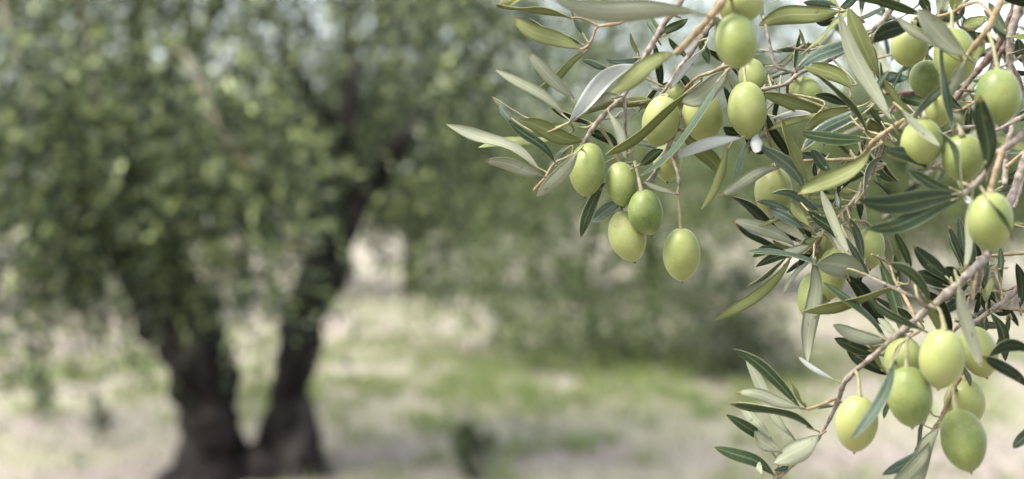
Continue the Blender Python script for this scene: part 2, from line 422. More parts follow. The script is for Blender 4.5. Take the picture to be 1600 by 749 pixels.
# ------------------------------------------------------------------ the big forked tree
D0 = depth_on_ground(742)
def big_tree():
    base = P(400, 748, D0); base.z = 0
    t = empty('olive_tree', base, 'old olive tree with two dark leaning trunks and drooping foliage on the left', 'tree')
    def limb(name, pts, seg=24, rough=0.38, mat=M_TRUNK):
        q, r = px_path(pts)
        return tube(name, q, r, t, mat, seg, 8, rough, 5.5)
    limb('trunk', [(322, 775, D0, 98), (328, 735, D0, 72), (334, 680, D0, 50), (325, 620, D0, 47), (302, 560, D0, 58), (277, 505, D0, 64), (255, 455, D0, 58), (235, 420, D0, 50), (222, 395, D0, 40)])
    limb('trunk', [(462, 775, D0 + .1, 86), (456, 735, D0 + .1, 62), (450, 680, D0 + .1, 42), (453, 620, D0 + .1, 33), (463, 550, D0 + .1, 31), (473, 490, D0 + .1, 34), (495, 440, D0 + .1, 36), (515, 405, D0 + .1, 31), (522, 375, D0 + .1, 26)])
    limb('root_foot', [(256, 772, D0 - .1, 18), (300, 756, D0 - .05, 34), (350, 746, D0, 44), (400, 742, D0, 44), (455, 746, D0 + .05, 42), (500, 758, D0, 30), (540, 774, D0 - .05, 16)], 20, 0.4)
    limb('limb', [(240, 430, D0, 42), (195, 395, D0 - .1, 30), (120, 345, D0 - .3, 22), (40, 300, D0 - .5, 17), (-60, 230, D0 - .6, 12)], 14)
    limb('limb', [(235, 420, D0, 42), (248, 350, D0 + .1, 30), (232, 240, D0 + .2, 25), (212, 130, D0 + .3, 20), (215, 20, D0 + .3, 15), (240, -120, D0 + .3, 10)], 14)
    limb('limb', [(222, 200, D0 + .2, 18), (260, 120, D0 + .3, 14), (330, 30, D0 + .5, 10), (380, -80, D0 + .6, 7)], 12)
    limb('limb', [(520, 385, D0 + .1, 29), (508, 330, D0, 25), (528, 240, D0 - .1, 20), (546, 160, D0 - .1, 16), (548, 60, D0 + .4, 9), (535, -80, D0 + .8, 6)], 14)
    limb('limb', [(516, 398, D0 + .1, 30), (555, 320, D0, 25), (600, 252, D0 - .1, 20), (650, 205, D0 - .1, 15), (740, 130, D0 + .2, 10), (800, 40, D0 + .5, 7)], 14)
    limb('limb', [(540, 220, D0, 12), (480, 140, D0 - .3, 9), (430, 60, D0 - .5, 7)], 10)
    # bare drooping twigs in front of the crown
    limb('drooping_twig', [(258, 92, 5.6, 2), (285, 84, 5.6, 4), (318, 140, 5.5, 6), (346, 205, 5.4, 6), (385, 255, 5.4, 5), (440, 300, 5.4, 3)], 8, 0.05, M_LIMB)
    limb('drooping_twig', [(0, 0, 5.6, 5), (22, 70, 5.5, 5), (45, 130, 5.5, 4), (70, 190, 5.4, 2)], 8, 0.05, M_LIMB)
    limb('drooping_twig', [(130, -20, 5.9, 4), (140, 90, 5.9, 4), (150, 180, 5.8, 3), (145, 250, 5.8, 2)], 8, 0.05, M_LIMB)
    ps = []
    R = random.Random(3)
    # main mass: many small clumps so that dark gaps stay between them
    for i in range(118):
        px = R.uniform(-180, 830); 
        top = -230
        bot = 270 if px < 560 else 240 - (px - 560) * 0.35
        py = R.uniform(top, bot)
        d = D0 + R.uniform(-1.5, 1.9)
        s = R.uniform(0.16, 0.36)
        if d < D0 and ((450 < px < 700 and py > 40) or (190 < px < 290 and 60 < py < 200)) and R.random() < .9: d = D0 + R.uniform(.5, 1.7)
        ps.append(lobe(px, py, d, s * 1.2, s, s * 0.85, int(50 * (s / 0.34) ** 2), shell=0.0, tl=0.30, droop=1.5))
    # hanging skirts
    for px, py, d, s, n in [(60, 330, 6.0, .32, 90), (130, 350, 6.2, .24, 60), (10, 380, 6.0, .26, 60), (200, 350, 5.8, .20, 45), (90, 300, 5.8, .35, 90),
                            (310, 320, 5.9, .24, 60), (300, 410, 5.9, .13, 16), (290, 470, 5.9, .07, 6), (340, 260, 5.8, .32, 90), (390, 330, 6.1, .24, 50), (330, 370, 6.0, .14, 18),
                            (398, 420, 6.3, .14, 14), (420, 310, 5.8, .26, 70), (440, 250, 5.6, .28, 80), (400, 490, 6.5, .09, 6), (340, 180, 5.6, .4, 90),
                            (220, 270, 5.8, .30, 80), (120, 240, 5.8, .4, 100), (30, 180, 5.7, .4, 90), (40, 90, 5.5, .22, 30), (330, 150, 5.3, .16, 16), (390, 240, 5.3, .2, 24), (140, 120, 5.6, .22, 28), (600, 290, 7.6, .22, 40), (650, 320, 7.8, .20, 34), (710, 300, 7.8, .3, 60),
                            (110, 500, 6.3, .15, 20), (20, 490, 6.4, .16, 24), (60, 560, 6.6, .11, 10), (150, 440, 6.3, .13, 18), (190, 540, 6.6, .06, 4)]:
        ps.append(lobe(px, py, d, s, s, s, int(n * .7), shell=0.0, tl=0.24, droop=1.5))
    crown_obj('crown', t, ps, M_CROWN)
    return t
big_tree()

# ------------------------------------------------------------------ other trees of the grove
def grove_tree(px, base_py, label, lobes, trunk_px, mat, group='olive trees behind the big tree', name='olive_tree', ll=0.075, lw=0.026):
    d = depth_on_ground(base_py)
    b = P(px, base_py, d); b.z = 0
    t = empty(name, b, label, 'tree', group)
    for pts in trunk_px:
        q, r = px_path([(x, y, d + dd, rr) for x, y, dd, rr in pts])
        tube('trunk', q, r, t, M_TRUNK, 12, 5, 0.15, 3.0)
    ps = []
    for lx, ly, ld, s, n in lobes:
        ps.append(lobe(lx, ly, d + ld, s * 1.15, s, s * .9, n, ll=ll, lw=lw, tl=0.45, shell=0.0, lv=14))
    crown_obj('crown', t, ps, mat)
    return t

def rnd_lobes(R, x0, x1, y0, y1, n, smin, smax, cnt, dd=1.2):
    return [(R.uniform(x0, x1), R.uniform(y0, y1), R.uniform(-dd, dd), s := R.uniform(smin, smax), int(cnt * (s / smax) ** 2)) for _ in range(n)]

R = random.Random(21)
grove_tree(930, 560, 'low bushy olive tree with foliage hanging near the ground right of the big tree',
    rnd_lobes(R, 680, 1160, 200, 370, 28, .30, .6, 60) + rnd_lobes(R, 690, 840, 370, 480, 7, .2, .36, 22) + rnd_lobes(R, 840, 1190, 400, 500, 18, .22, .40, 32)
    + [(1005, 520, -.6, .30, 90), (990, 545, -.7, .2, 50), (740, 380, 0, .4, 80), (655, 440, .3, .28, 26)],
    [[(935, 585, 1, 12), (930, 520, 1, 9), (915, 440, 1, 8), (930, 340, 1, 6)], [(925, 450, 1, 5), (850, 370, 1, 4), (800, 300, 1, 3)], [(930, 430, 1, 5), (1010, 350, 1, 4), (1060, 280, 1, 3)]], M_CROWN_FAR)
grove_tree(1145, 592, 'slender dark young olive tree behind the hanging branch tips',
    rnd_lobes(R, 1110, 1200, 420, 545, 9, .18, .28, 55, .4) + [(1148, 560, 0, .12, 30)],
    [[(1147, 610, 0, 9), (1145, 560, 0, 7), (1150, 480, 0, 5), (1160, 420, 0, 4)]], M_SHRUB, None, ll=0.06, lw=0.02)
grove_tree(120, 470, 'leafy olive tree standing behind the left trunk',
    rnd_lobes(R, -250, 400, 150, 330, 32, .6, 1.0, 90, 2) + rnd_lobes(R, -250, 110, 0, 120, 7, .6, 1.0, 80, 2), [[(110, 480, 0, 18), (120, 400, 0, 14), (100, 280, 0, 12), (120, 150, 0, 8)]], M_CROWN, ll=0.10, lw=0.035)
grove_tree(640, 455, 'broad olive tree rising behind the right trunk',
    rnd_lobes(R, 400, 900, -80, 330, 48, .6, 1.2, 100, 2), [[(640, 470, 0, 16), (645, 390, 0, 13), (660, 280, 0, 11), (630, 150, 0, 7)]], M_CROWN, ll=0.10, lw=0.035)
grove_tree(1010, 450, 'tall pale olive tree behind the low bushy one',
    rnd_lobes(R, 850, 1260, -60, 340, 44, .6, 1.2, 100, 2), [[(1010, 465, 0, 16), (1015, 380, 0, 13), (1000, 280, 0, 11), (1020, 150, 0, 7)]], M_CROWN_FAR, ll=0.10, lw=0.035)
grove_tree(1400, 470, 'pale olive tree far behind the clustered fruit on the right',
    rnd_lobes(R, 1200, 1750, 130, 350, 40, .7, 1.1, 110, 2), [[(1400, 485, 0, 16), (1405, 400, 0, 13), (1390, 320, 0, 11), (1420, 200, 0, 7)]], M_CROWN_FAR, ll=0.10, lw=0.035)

# far belt of trees along the edge of the grove: it reads as one mass
def far_belt():
    ps = []
    R = random.Random(5)
    for i in range(120):
        x = R.uniform(-60, 60); y = R.uniform(48, 70)
        s = R.uniform(1.6, 2.8)
        z = R.uniform(0.8, 4.2)
        ps.append(sprays((x, y, z), (s * 1.2, s, s * .8), 90, 1.0, 12, 0.28, 0.12, 0.5, 0.1, 0.05))
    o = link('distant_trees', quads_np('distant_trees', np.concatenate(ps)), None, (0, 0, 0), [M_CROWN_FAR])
    o['kind'] = 'stuff'; o['label'] = 'distant grey green belt of grove trees'; o['category'] = 'trees'
far_belt()

# ------------------------------------------------------------------ shrubs and grass
def shrub(px, base_py, w_px, h_px, count, label, mat, name='shrub'):
    g = ground_pt(px, base_py); d = g.y
    b = Vector((g.x, g.y, gz(g.x, g.y)))
    t = empty(name, b, label, 'shrub')
    w, h = w_px * d / FPX, h_px * d / FPX
    for k in range(4):
        a = k * 1.6 + 0.3
        tube('stem', [b + Vector((0, 0, -.02)), b + Vector((math.cos(a) * w * .2, math.sin(a) * w * .2, h * .45)), b + Vector((math.cos(a) * w * .33, math.sin(a) * w * .33, h * .9))], [0.006, 0.005, 0.003], t, M_LIMB, 6, 3)
    parts = [sprays((b.x, b.y, b.z + h * .55), (w * .36, w * .36, h * .40), count, h * .3, 12, 0.05, 0.016, -0.8, 0.0, 0.02)]
    crown_obj('foliage', t, parts, mat)
shrub(738, 750, 60, 84, 50, 'small dark shrub on the ground at the bottom centre', M_SHRUB)
shrub(155, 690, 34, 70, 16, 'thin upright weed on the dry ground left of the trunks', M_SHRUB, 'weed_clump')
shrub(62, 655, 40, 60, 14, 'sparse low weed at the far left of the ground', M_CROWN, 'weed_clump')

def blades(pts, h, w, lean):
    n = len(pts)
    d = np.stack([rng.normal(size=n) * lean, rng.normal(size=n) * lean, np.ones(n)], 1)
    return leaf_quads(pts, unit(d), h * (0.5 + rng.random(n)), np.full(n, w))

def grass():
    gp, sp = [], []
    def patch(px, py, sx, sy, n, to):
        n = int(n * 0.30)
        g = ground_pt(px, py)
        nt_ = max(3, n // 28); own = rng.integers(0, nt_, n)
        tx = rng.normal(size=nt_) * sx * 1.5; ty = rng.normal(size=nt_) * sy * 2.0
        x = g.x + tx[own] + rng.normal(size=n) * .07; y = g.y + ty[own] + rng.normal(size=n) * .07
        k = y > 3.5
        to.append(np.stack([x, y, np.zeros(n)], 1)[k])
    # green swathes
    for a in [(840, 578, .55, .35, 5000), (950, 572, .6, .3, 5000), (1080, 575, .5, .4, 5000), (480, 620, .5, .25, 3500), (610, 618, .6, .2, 3500), (100, 585, .6, .4, 4000), (210, 575, .5, .4, 3500),
              (520, 560, .6, .6, 1800), (560, 500, 1.0, 1.2, 2400), (1060, 622, .5, .2, 2500), (900, 630, .6, .2, 2000), (1250, 590, .8, .5, 4500), (1480, 590, 1.0, .6, 5000), (760, 530, .7, .6, 3000),
              (1150, 740, .5, .25, 1800), (430, 600, .25, .3, 1500), (170, 480, 1.2, 1.5, 3500), (800, 700, 1.2, .5, 1600), (1000, 690, .9, .4, 1200), (250, 690, .8, .4, 1400), (1580, 560, .8, .6, 2500)]:
        patch(*a, gp)
    n = 26000
    y = 4.0 + 22 * rng.random(n) ** 1.3; x = (rng.random(n) - .5) * y * 1.1
    sp.append(np.stack([x, y, np.zeros(n)], 1))
    for to, nm, mat, h, w, lab in ((gp, 'green_grass', M_GRASS, .10, .012, 'patches of fresh green grass on the dry ground'), (sp, 'dry_grass', M_STRAW, .07, .009, 'dry straw coloured grass scattered over the ground')):
        p = np.concatenate(to)
        p[:, 2] = [gz(a, b) - .005 for a, b in p[:, :2]]
        o = link(nm, quads_np(nm, blades(p, h, w, .45)), None, (0, 0, 0), [mat])
        o['kind'] = 'stuff'; o['label'] = lab; o['category'] = 'grass'
grass()

# ------------------------------------------------------------------ foreground: leaves, twigs, olives
def leaf_mesh(base, tip, width, face, bend, curl, rollr):
    """a lance-shaped leaf with thickness; slot 0 upper side, slot 1 lower side; verts relative to base"""
    a = tip - base; L = a.length; ax = a / L
    view = ((base + tip) / 2 - CAMPOS).normalized()
    s = ax.cross(view).normalized()
    n = s.cross(ax).normalized()
    if n.dot(view) > 0: n = -n                       # towards the viewer's side
    wratio = width / L
    roll = rollr
    if wratio < 0.125:                               # a leaf seen on edge
        real = 0.17 * L
        roll = math.acos(min(1, width / real)) * (1 if rollr >= 0 else -1)
        width = real
    rot = Matrix.Rotation(roll, 3, ax)
    s2, n2 = rot @ s, rot @ n
    top = n2 if face != 'U' else -n2
    T, U = 12, (-1, -.55, 0, .55, 1)
    th = 0.00016
    tw = random.uniform(-.35, .35)
    wav = random.uniform(0, 6.28); wamp = random.uniform(.02, .09); fold = random.uniform(-.05, .5); rev = random.uniform(.1, .45)
    s_b = random.uniform(-.03, .03)
    vt, vb, uv = [], [], []
    for i in range(T + 1):
        t = i / T
        hw = width * 0.5 * ((max(t, 1e-4) ** 0.80) * (max(1 - t, 0.0) ** 0.70)) / 0.3545
        hw = max(hw, 0.00025)
        c = ax * (L * t) + s * (bend * L * 4 * t * (1 - t) + s_b * L * math.sin(t * 6.28)) + n * (curl * L * 4 * t * (1 - t))
        r = Matrix.Rotation(tw * (t - .5), 3, ax)
        ss, tt = r @ s2, r @ top
        for u in U:
            off = fold * hw * abs(u) - rev * hw * u * u + wamp * width * math.sin(wav + t * 10 + 2 * u) * abs(u)
            p = c + ss * (u * hw) + tt * off
            vt.append(p + tt * th); vb.append(p - tt * (th + (0.0004 * (1 - t) if u == 0 else 0)))
            uv.append((u * .5 + .5, t))
    m = len(U); nT = len(vt)
    f, mi, uvf = [], [], []
    flip = (s2.cross(ax)).dot(top) > 0
    for i in range(T):
        for k in range(m - 1):
            q = [i * m + k, i * m + k + 1, (i + 1) * m + k + 1, (i + 1) * m + k]
            if flip: q = q[::-1]
            f.append(tuple(q)); mi.append(0); uvf += [uv[j] for j in q]
            q2 = q[::-1]
            f.append(tuple(j + nT for j in q2)); mi.append(1); uvf += [uv[j] for j in q2]
    for i in range(T):
        for k in (0, m - 1):
            q = [i * m + k, (i + 1) * m + k, (i + 1) * m + k + nT, i * m + k + nT]
            f.append(tuple(q)); mi.append(1); uvf += [uv[j % nT] for j in q]
    me = bpy.data.meshes.new('leaf')
    me.from_pydata(vt + vb, [], f)
    me.polygons.foreach_set('use_smooth', [True] * len(f))
    me.polygons.foreach_set('material_index', mi)
    l = me.uv_layers.new(name='UVMap')
    l.data.foreach_set('uv', [x for p in uvf for x in p])
    me.update()
    return me

class Branch:
    def __init__(self, label, root, cat='branch', group=None, name='olive_branch'):
        self.o = empty(name, P(root[0], root[1], root[2] / 100), label, cat, group)
        self.org = Vector(self.o.location)
        self.nodes = []                              # (px, py, depth cm)
    def twig(self, pts, mat=None, name='twig'):
        """pts: (px, py, depth cm, radius px)"""
        q = [P(x, y, d / 100) for x, y, d, r in pts]; r = [rr * d / 100 / FPX for x, y, d, rr in pts]
        tube(name, q, r, self.o, mat or M_STEM, 10, 9, 0.22, 90.0, knots=0.010)
        for i in range(len(pts) - 1):
            for k in range(9):
                t = k / 8
                self.nodes.append(tuple(pts[i][j] * (1 - t) + pts[i + 1][j] * t for j in range(3)))
    def near(self, x, y, d=None):
        return min(self.nodes, key=lambda p: (p[0] - x) ** 2 + (p[1] - y) ** 2 + (0 if d is None else ((p[2] - d) * 6) ** 2))
    def leaf(self, bx, by, tx, ty, w, kind, bend=0.0, d=None, dd=None):
        """kind: side seen (D upper / U lower) + colour letter, e.g. 'Dg', 'Up'"""
        nd = self.near(bx, by, d)
        if d is None: d = nd[2]
        if dd is None: dd = random.uniform(-.9, .9)
        b, t = P(bx, by, d / 100), P(tx, ty, (d + dd) / 100)
        face, c = kind[0], kind[1]
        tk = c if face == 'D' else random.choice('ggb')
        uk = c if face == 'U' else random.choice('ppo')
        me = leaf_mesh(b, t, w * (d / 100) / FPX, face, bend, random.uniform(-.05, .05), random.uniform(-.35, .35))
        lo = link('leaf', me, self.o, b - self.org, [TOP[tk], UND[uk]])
        q = P(*nd[:2], nd[2] / 100)
        if (q - b).length > 0.0006:
            ax = (t - b).normalized()
            inner = b + ax * 0.004
            mid = b - ax * min(0.3 * (q - b).length, .006) + (q - b) * 0.35
            pts = [inner - b, mid - b, q - b]
            qq, rr = catmull([Vector(p) for p in pts], [0.0004, 0.00045, 0.0006], 5)
            v, f = tube_data(qq, rr, 6)
            link('petiole', mesh_py('petiole', v, f), lo, (0, 0, 0), [M_STALK])
        return lo

def olive_profile():
    pr = []
    n = 22
    for i in range(n + 1):
        a = math.pi * i / n
        z = math.cos(a)
        r = math.sin(a) ** 0.92
        if z < 0: r *= 1 - 0.15 * (z * z); 
        zz = z * 0.5
        if i > n - 2: zz -= 0.012
        if i == n: zz -= 0.016
        if i == 0: zz -= 0.018
        pr.append((r * 0.5, zz))
    return pr
OPR = olive_profile()
def olive(cx, cy, w, h, tilt, d, label, branch=None, at=None, lean=0.0, mark=None):
    """w, h in photo px, tilt in degrees (clockwise: top to the right), d depth cm"""
    c = P(cx, cy, d / 100); k = d / 100 / FPX
    W, H = w * k, h * k
    up = (CM.to_3x3() @ Vector((math.sin(math.radians(tilt)), math.cos(math.radians(tilt)), math.sin(math.radians(lean))))).normalized()
    top = c + up * H * 0.49
    root = empty('olive', top, label, 'olive', 'green olives on the near branches')
    xa = up.orthogonal().normalized(); ya = up.cross(xa)
    seg = 28; v, f = [], []
    ph = random.uniform(0, 6.28); sq = random.uniform(-.045, .045); lop = random.uniform(-.05, .05); bw_ = random.uniform(-.04, .04)
    for i, (r, z) in enumerate(OPR):
        for j in range(seg):
            a = 2 * math.pi * j / seg
            rr = r * W * (1 + sq * math.cos(2 * a + ph) + 0.012 * math.sin(3 * a + ph + z * 5) + lop * math.cos(a - ph) * z * 2)
            bow = bw_ * W * math.cos(math.pi * z)
            v.append(c - top + up * (z * H) + xa * (math.cos(a) * rr + bow) + ya * math.sin(a) * rr)
    n = len(OPR)
    for i in range(n - 1):
        for j in range(seg):
            j2 = (j + 1) % seg
            f.append((i * seg + j, (i + 1) * seg + j, (i + 1) * seg + j2, i * seg + j2))
    link('fruit', mesh_py('fruit', v, f), root, (0, 0, 0), [M_OLIVE])
    bt = c - top - up * (H * 0.522)
    vv, ff = tube_data([bt + up * .0012, bt, bt - up * .0007], [0.0007, 0.00055, 0.0002], 6)
    link('tip', mesh_py('tip', vv, ff), root, (0, 0, 0), [M_TIP])
    if at is not None:
        ad = at[2] if len(at) > 2 else (branch.near(at[0], at[1])[2] if branch else d)
        q = P(at[0], at[1], ad / 100)
        mid = top * .55 + q * .45 + up * min(.004, (q - top).length * .15)
        tube('stalk', [top - up * H * .02, top + up * H * .03, mid, q], [0.0017, 0.0010, 0.0007, 0.0010], root, M_STALK, 8, 5, 0.12, 300.0)
    if mark is not None:
        q = P(mark[0], mark[1], d / 100)
        dirv = (CAMPOS - q).normalized()
        off = math.sqrt(max(0, 1 - ((q - c).length / (W * .5)) ** 2)) * W * .5
        q = q + dirv * off - top
        s = dirv.orthogonal().normalized(); u2 = dirv.cross(s)
        vv = [q + dirv * .00025] + [q + (s * math.cos(a) + u2 * math.sin(a)) * .0009 - dirv * .0002 for a in [i * math.pi / 4 for i in range(8)]]
        link('blemish', mesh_py('blemish', vv, [(0, i + 1, (i + 1) % 8 + 1) for i in range(8)]), root, (0, 0, 0), [M_TIP])
    return root

# ---- upper spray reaching furthest left
A = Branch('thin branch reaching furthest left, pale leaves, five olives below it', (1085, -30, 66))
A.twig([(1085, -30, 66, 4.2), (1063, 3, 66, 4.2), (1040, 33, 66, 4), (1026, 58, 66, 4.4), (1008, 88, 66, 3.8), (988, 124, 66, 3.4), (974, 150, 65.5, 3.4), (951, 172, 65, 3.4), (931, 194, 65, 3.4), (914, 220, 65, 3), (904, 238, 65, 3)], name='stem')
A.twig([(904, 238, 65, 2.6), (884, 247, 65, 2), (866, 256, 65, 2), (853, 277, 65, 2.4), (843, 288, 65, 2.4), (834, 298, 65, 1.6)], M_YOUNG)
A.twig([(976, 152, 65.5, 2.6), (977, 178, 65.5, 2.4), (978, 212, 66, 2.2), (985, 238, 66, 1.8), (993, 255, 66, 1.5)])
A.twig([(1058, 12, 66, 3), (1010, 14, 66, 3), (985, 24, 66, 3), (969, 36, 66, 3.2), (946, 40, 66, 2.6), (932, 44, 66, 2.2), (925, 62, 66, 2.2), (916, 74, 66, 2.4), (906, 78, 66, 1.8)], M_YOUNG)
A.twig([(935, 42, 66, 2), (918, 32, 66, 2), (902, 28, 66, 1.8), (890, 29, 66, 1.4)], M_YOUNG)
A.twig([(930, 192, 65, 1.8), (916, 200, 65, 1.6), (900, 198, 64.8, 1.3), (889, 192, 64.5, 1.2)], M_STALK)
A.twig([(904, 30, 66, 1.6), (840, 18, 66.5, 1.2), (790, 10, 67, 1.4), (777, 12, 67, 1.2), (785, 2, 67, 1.2), (792, -8, 67, 1.2)], M_STALK)
for a in [(908, 77, 801, 27, 27, 'Uo', .04), (912, 70, 826, 29, 12, 'Dg', .06, 66.6), (899, 30, 775, 8, 9, 'Uo', -.03), (780, 10, 830, -14, 16, 'Uo', .03, 67),
          (915, 62, 893, 16, 6, 'Dg', .05), (918, 79, 843, 137, 13, 'Uo', .02, 66.5), (897, 154, 825, 81, 20, 'Up', .03, 65.5), (881, 180, 775, 110, 18, 'Up', -.05, 65),
          (822, 186, 768, 151, 7, 'Up', .04, 65.4), (800, 192, 780, 161, 13, 'Db', .02, 65.4),
          (866, 252, 793, 187, 15, 'Dg', -.03, 64.6), (840, 262, 696, 195, 18, 'Up', -.05, 65.2), (850, 276, 758, 252, 21, 'Up', -.04, 64.6), (902, 238, 839, 307, 24, 'Up', .05, 63.8, .4),
          (913, 220, 815, 188, 27, 'Uo', .04, 65.2), (872, 216, 747, 231, 14, 'Uo', -.03, 66), (887, 229, 857, 263, 13, 'Db', .03, 65.6), (896, 222, 860, 215, 10, 'Uw', .0, 65.8),
          (917, 203, 966, 228, 17, 'Dk', .05, 65.6), (889, 192, 990, 101, 27, 'Uw', .09, 64.4, .3), (968, 150, 912, 166, 19, 'Up', -.05, 65.3, .2), (953, 178, 978, 248, 16, 'Up', .05, 64.6),
          (960, 185, 992, 172, 14, 'Uw', .0, 66.5), (974, 158, 1032, 164, 18, 'Uo', .02, 67), (1010, 160, 915, 178, 12, 'Uo', -.08, 66.8), (930, 196, 860, 168, 9, 'Dk', .03, 65.4),
          (954, 108, 910, 95, 11, 'Db', .03, 67), (1000, 90, 947, 94, 12, 'Db', .10, 67), (1000, 96, 985, 52, 7, 'Uo', .02, 67), (1030, 62, 1014, 22, 16, 'Dg', .0, 67.2), (1022, 66, 1033, 140, 13, 'Dk', .02, 66.8),
          (943, 286, 907, 372, 19, 'Dg', -.05, 65.8), (973, 316, 925, 346, 20, 'Db', -.04, 65.6), (1000, 258, 1036, 234, 16, 'Dg', .02, 64.2), (1040, 142, 1015, 135, 8, 'Uw', 0, 66.4),
          (1030, 60, 1075, 30, 14, 'Dg', 0.04, 67.5), (1045, 20, 1010, 5, 12, 'Dg', 0.04, 68), (985, 238, 940, 262, 12, 'Up', .03, 66.6)]:
    A.leaf(*a)

# ---- second twig in the middle of the top, behind the near olive
B = Branch('grey twig at top centre with two olives half hidden by narrow leaves', (1135, -30, 67))
B.twig([(1135, -30, 67, 4.5), (1126, 20, 67, 4.5), (1105, 45, 67, 4.2), (1090, 66, 66.5, 4), (1076, 88, 66.5, 4), (1063, 104, 66, 3.6), (1048, 128, 66, 3), (1033, 148, 66, 2.4), (1022, 158, 66, 2)], name='stem')
B.twig([(1150, 100, 65, 2.2), (1128, 106, 65, 3), (1110, 114, 65, 3), (1092, 120, 65.4, 2.6), (1075, 134, 66, 2.4), (1064, 150, 66.5, 2.2)], M_YOUNG)
B.twig([(1126, 20, 67, 3), (1128, 60, 66, 2.6), (1134, 90, 65.5, 2.6), (1128, 106, 65, 2.6)])
B.twig([(1082, 130, 65.8, 2), (1068, 170, 66.5, 2.4), (1055, 205, 66, 3), (1047, 224, 65.4, 3.4), (1038, 240, 65.4, 2.6), (1029, 258, 65.3, 2.4), (1018, 276, 65.3, 2.2), (1003, 290, 65.4, 1.8)])
B.twig([(1045, 232, 65.4, 2.8), (1052, 250, 65.2, 2.6), (1059, 272, 65, 2.6), (1061, 290, 65, 2.6), (1059, 303, 65, 2.4)])
B.twig([(1128, 107, 65, 2), (1150, 150, 65.6, 1.8), (1160, 190, 65.4, 1.8), (1158, 214, 65, 2.2), (1170, 208, 65.4, 1.6)], M_YOUNG)
for a in [(1102, 75, 1046, 140, 12, 'Uw', -.03, 65.2), (1136, 112, 1062, 160, 34, 'Up', .10, 64.0, .4), (1128, 119, 1000, 275, 9, 'Db', .05, 63.2), (1078, 140, 947, 242, 15, 'Uo', .04, 63.6),
          (1157, 216, 1052, 248, 19, 'Uw', -.06, 63.8), (1137, 232, 1096, 327, 16, 'Uo', .05, 64.6), (1066, 205, 1131, 280, 26, 'Uo', .03, 66.6), (1055, 303, 1006, 284, 10, 'Up', .03, 64.8),
          (1092, 60, 1108, 100, 14, 'Dg', .03, 67.2), (1105, 30, 1095, 70, 14, 'Dg', .03, 67.6), (1120, 50, 1130, 100, 16, 'Db', .02, 67.4), (1075, 92, 1045, 60, 10, 'Dg', .03, 67), (1060, 110, 1085, 145, 12, 'Dg', 0, 66.8),
          (1164, 212, 1130, 200, 16, 'Dg', .04, 65.6), (1164, 214, 1195, 240, 22, 'Dk', .02, 65.4), (1064, 150, 1115, 190, 14, 'Dk', .02, 67.4), (1070, 136, 1104, 172, 9, 'Db', .05, 67)]:
    B.leaf(*a)

# ---- blurred sprig nearest the camera, top centre
Cn = Branch('blurred nearest sprig at the top with one long pale leaf pointing left', (1150, -40, 54))
Cn.twig([(1150, -40, 54, 6), (1128, 4, 54, 6), (1112, 24, 54, 6), (1100, 38, 54, 5.5), (1080, 60, 54.5, 5), (1056, 84, 55, 5)], M_YOUNG, name='stem')
Cn.leaf(1094, 21, 862, -4, 34, 'Up', .04, 53.5, -1.5)
Cn.leaf(1052, 84, 955, 145, 31, 'Uo', -.04, 54.5, .5)
Cn.leaf(1112, 24, 1140, 60, 14, 'Up', .03, 54.5, .5)

# ---- twig right of the long olive, with the bluish leaves
E = Branch('kinked pale twig right of centre with bluish and dark narrow leaves', (1400, 20, 68))
E.twig([(1420, -30, 68, 4), (1385, 25, 68, 4), (1345, 60, 67.5, 3.6), (1300, 92, 67, 3.2), (1253, 113, 66.5, 3.2), (1243, 119, 66.3, 3.2), (1229, 131, 66.2, 3), (1208, 137, 66, 2.8), (1189, 140, 66, 2.6)], name='stem')
E.twig([(1250, 115, 66.5, 2.8), (1228, 110, 66.5, 2.6), (1212, 103, 66.5, 3), (1205, 80, 66.5, 2.4), (1198, 46, 66.5, 2.2), (1196, 40, 66.5, 1.8)])
E.twig([(1231, 130, 66.2, 2.4), (1230, 146, 66.5, 2)], M_BROWN)
E.twig([(1345, 62, 67.5, 2.4), (1300, 70, 67.5, 1.8), (1262, 79, 67.5, 2), (1233, 73, 67.5, 2)])
E.twig([(1350, 35, 67.6, 2.6), (1330, 20, 67, 2.2), (1314, 18, 67, 2), (1308, 30, 67, 1.6)], M_YOUNG)
for a in [(1312, 18, 1186, 40, 31, 'Uo', -.05, 66.2), (1263, 77, 1332, 14, 7, 'Uo', .02, 66.4), (1262, 78, 1249, 46, 5, 'Uo', .03, 67), (1345, 58, 1243, 114, 22, 'Db', -.04, 65.6), (1330, 138, 1256, 102, 26, 'Uo', -.09, 64.6),
          (1322, 164, 1274, 149, 14, 'Dk', -.04, 64.8), (1291, 172, 1190, 146, 22, 'Uo', .03, 65.2), (1206, 186, 1267, 178, 10, 'Uw', .06, 65.4), (1288, 176, 1200, 204, 12, 'Uo', -.03, 64.6),
          (1196, 172, 1190, 205, 10, 'Dk', 0, 67), (1204, 120, 1216, 145, 7, 'Dg', 0.03, 67), (1310, 12, 1256, 4, 15, 'Db', -.03, 67.4), (1310, 16, 1340, -4, 14, 'Dg', 0, 67.4), (1306, 30, 1276, 36, 14, 'Dk', .03, 67.6)]:
    E.leaf(*a)

